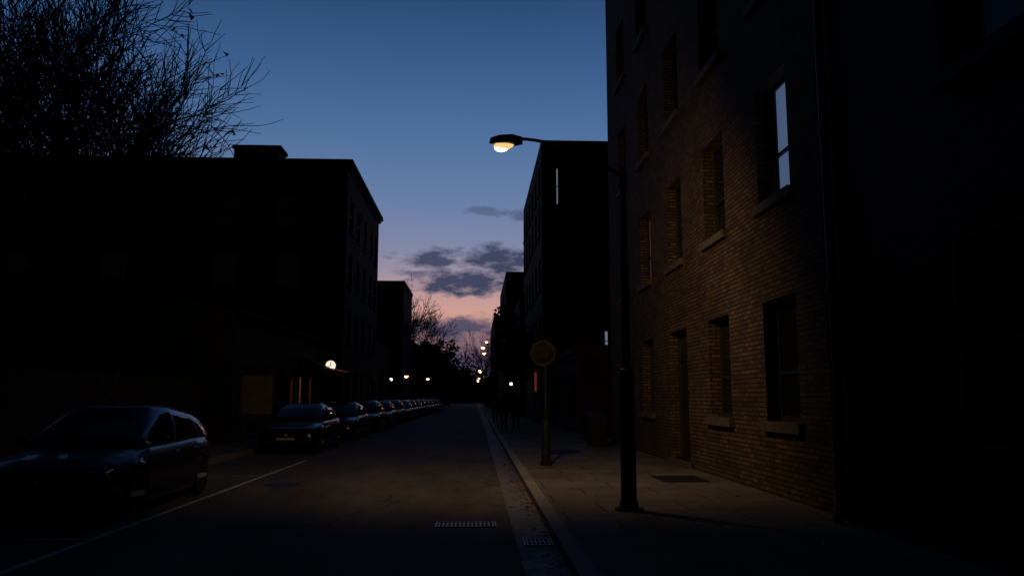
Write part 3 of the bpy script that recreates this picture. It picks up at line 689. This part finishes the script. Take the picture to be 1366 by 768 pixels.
    for i in range(4): b.box(-.33,.33,-.032,-.024,.50+i*.026,.506+i*.026,M['trim'])
    b.box(-.45,.45,-.012,.06,.335,.405,M['trim']); b.box(-.26,.26,-.035,-.024,.405,.475,M['plate'])
    b.ell((0,-.03,.55),(.035,.012,.035),M['rim'],14,6)
    b.box(-.26,.26,Ln-.01,Ln+.012,.55,.66,M['plate'])
    for x in (-.5,.08): b.tube([(x,bf+.02,z0+.085),(x+.42,bf+.1,z0+.16)],.008,5,M['trim'])
    for w_ in S['w']:
        for s in (-1,1):
            xo=.895; xi=xo-.21
            b.tube([(s*xi,w_,Rw-.005),(s*(xi+.02),w_,Rw-.005),(s*(xo-.03),w_,Rw-.005),(s*xo,w_,Rw-.005),(s*(xo-.005),w_,Rw-.005),(s*(xo-.05),w_,Rw-.005)],[Rw-.03,Rw-.005,Rw-.005,Rw-.03,.235,.225],32,M['tyre'])
            b.tube([(s*(xo-.012),w_,Rw-.005),(s*(xo-.002),w_,Rw-.005),(s*(xo-.003),w_,Rw-.005),(s*(xo-.045),w_,Rw-.005)],[.238,.236,.215,.205],28,M['rim'],cap=False)
            b.tube([(s*(xo-.06),w_,Rw-.005),(s*(xo-.008),w_,Rw-.005)],[.055,.045],14,M['rim'])
            for k in range(10):
                a=k*math.pi/5; ca_,sa=math.cos(a),math.sin(a); c0=Vector((0,w_,Rw-.005))
                d=Vector((0,ca_,sa)); t=Vector((0,-sa,ca_))
                q=[]
                for (rr2,wd,xx) in ((.04,.018,xo-.014),(.22,.013,xo-.008)):
                    for (tt,ox) in ((-wd,0),(wd,0),(wd,-.025),(-wd,-.025)):
                        v=c0+d*rr2+t*tt; q.append((s*(xx+ox),v.y,v.z))
                for f in ((0,1,5,4),(1,2,6,5),(2,3,7,6),(3,0,4,7)): b.quad([q[i] for i in f],M['rim'])
    return b.mesh(name,True,38)
meshes=[car_mesh('hatchback_navy',HATCH,paints[0]),car_mesh('saloon_black',SALOON,paints[1]),car_mesh('hatchback_grey',HATCH,paints[2]),car_mesh('saloon_silver',SALOON,paints[3]),car_mesh('saloon_grey',SALOON,paints[2])]
spots=[(10.45,0,-5.46),(23.4,1,-5.42),(30.8,4,-5.45),(37.2,2,-5.4),(43.3,3,-5.42),(49.2,0,-5.45),(55,4,-5.4),(60.6,1,-5.4),(66.4,3,-5.45),(72.2,2,-5.4),(78.5,1,-5.4),(85,3,-5.4),(91,0,-5.4),(98,4,-5.4),(105,3,-5.4)]
for i,(y,mi,x) in enumerate(spots):
    o=bpy.data.objects.new('parked_car',meshes[mi]); COL.objects.link(o); o.location=(x,y,.002); o.rotation_euler=(0,0,R(random.uniform(-.6,.6)))

# ------------------------------------------------------------------ pedestrians
def person(loc,h,step,coat,facing=0,phase=1):
    k=h/1.78
    J=[(0,0,.95),(0,0,1.12),(0,.01,1.30),(0,.01,1.45),(0,.015,1.53),
       (.17,.01,1.43),(.21,.06*phase,1.15),(.23,-.05*phase+.0,.90),(.235,-.07*phase,.82),
       (-.17,.01,1.43),(-.21,-.06*phase,1.15),(-.23,-.02*phase+.02,.90),(-.235,.0,.82),
       (.10,0,.9),(.105,step*.35,.5),(.11,step*.6,.09),(.12,step*.6+.17,.04),
       (-.10,0,.9),(-.105,-step*.1,.5),(-.11,-step*.6,.09),(-.12,-step*.6+.17,.04)]
    E=[(0,1),(1,2),(2,3),(3,4),(3,5),(5,6),(6,7),(7,8),(3,9),(9,10),(10,11),(11,12),(0,13),(13,14),(14,15),(15,16),(0,17),(17,18),(18,19),(19,20)]
    rad=[(.17,.13),(.165,.12),(.18,.13),(.11,.09),(.06,.06),(.075,.075),(.06,.06),(.045,.045),(.035,.03),(.075,.075),(.06,.06),(.045,.045),(.035,.03),(.11,.11),(.075,.075),(.05,.05),(.04,.035),(.11,.11),(.075,.075),(.05,.05),(.04,.035)]
    me=bpy.data.meshes.new('p'); me.from_pydata([(x*k,y*k,z*k) for x,y,z in J],E,[])
    ob=bpy.data.objects.new('tmp',me); COL.objects.link(ob); ob.modifiers.new('s','SKIN'); sb=ob.modifiers.new('u','SUBSURF'); sb.levels=2; sb.render_levels=2
    sv=me.skin_vertices[0].data
    for i,r in enumerate(rad): sv[i].radius=(r[0]*k,r[1]*k)
    sv[0].use_root=True
    bpy.context.view_layer.update()
    ev=ob.evaluated_get(bpy.context.evaluated_depsgraph_get()); m2=bpy.data.meshes.new_from_object(ev)
    b=MB(); b.v=[tuple(v.co) for v in m2.vertices]
    for p in m2.polygons:
        b.f.append(tuple(p.vertices)); z=p.center.z/k; b.m.append(b.mi(M['jeans'] if z<.80 else coat))
    bpy.data.objects.remove(ob)
    hz=1.66*k; b.ell((0,.03*k,hz),(.075*k,.095*k,.115*k),M['skin'],16,10); b.ell((0,.012*k,hz+.02*k),(.084*k,.1*k,.112*k),M['hair'],16,10)
    b.ell((0,.128*k,hz-.01*k),(.014*k,.02*k,.025*k),M['skin'],8,5)
    for s in (-1,1):
        b.ell((s*.08*k,.02*k,hz-.005*k),(.012*k,.02*k,.03*k),M['skin'],8,5); b.ell((s*.03*k,.118*k,hz+.012*k),(.012*k,.008*k,.007*k),M['hair'],8,4)
    b.ell((0,.12*k,hz-.05*k),(.025*k,.008*k,.006*k),M['tlamp'],8,4)
    for hi in (8,12):
        w0=Vector(J[hi])*k; b.ell(w0+Vector((0,0,-.045*k)),(.018*k,.042*k,.05*k),M['skin'],10,6)
        for f in range(4):
            y=(-.03+.02*f)*k; l=(.07,.08,.075,.055)[f]*k
            b.tube([w0+Vector((0,y,-.08*k)),w0+Vector((0,y+.004,-.08*k-l*.5)),w0+Vector((-.012*k if hi==8 else .012*k,y+.006,-.08*k-l))],[.009*k,.008*k,.006*k],6,M['skin'])
        b.tube([w0+Vector((0,.035*k,-.03*k)),w0+Vector((0,.06*k,-.06*k)),w0+Vector((0,.06*k,-.09*k))],[.011*k,.01*k,.007*k],6,M['skin'])
    o=b.obj('pedestrian',smooth=True,angle=80); o.location=loc; o.rotation_euler=(0,0,R(facing)); return o
M['coat2']=surf('coat_cloth_dark',(.016,.013,.012),.95,spec=.1)
person((1.35,38.4,.12),1.82,.32,M['coat'],2,1)
person((1.95,38.9,.12),1.76,.28,M['coat2'],-4,-1)
person((1.25,52,.12),1.75,.3,M['coat'],180,1)

b=MB(); b.box(3.66,3.8,50,50.08,2.0,3.2,M['signlit']); b.box(3.63,3.83,50.08,50.14,1.95,3.25,M['trim']); b.obj('hanging_shop_sign')
b=MB(); b.ell((2.55,58,2.6),(.10,.10,.10),M['whitelit'],12,8); b.tube([(2.55,58,.12),(2.55,58,2.52)],.04,8,M['trim']); b.obj('lamp_bollard')
b=MB(); b.ell((-7.35,70,3.2),(.12,.12,.12),M['whitelit'],12,8); b.box(-8.6,-7.35,69.97,70.03,3.3,3.36,M['trim']); b.obj('wall_lamp')

scene.view_settings.view_transform='Standard'; scene.view_settings.look='None'; scene.view_settings.exposure=0
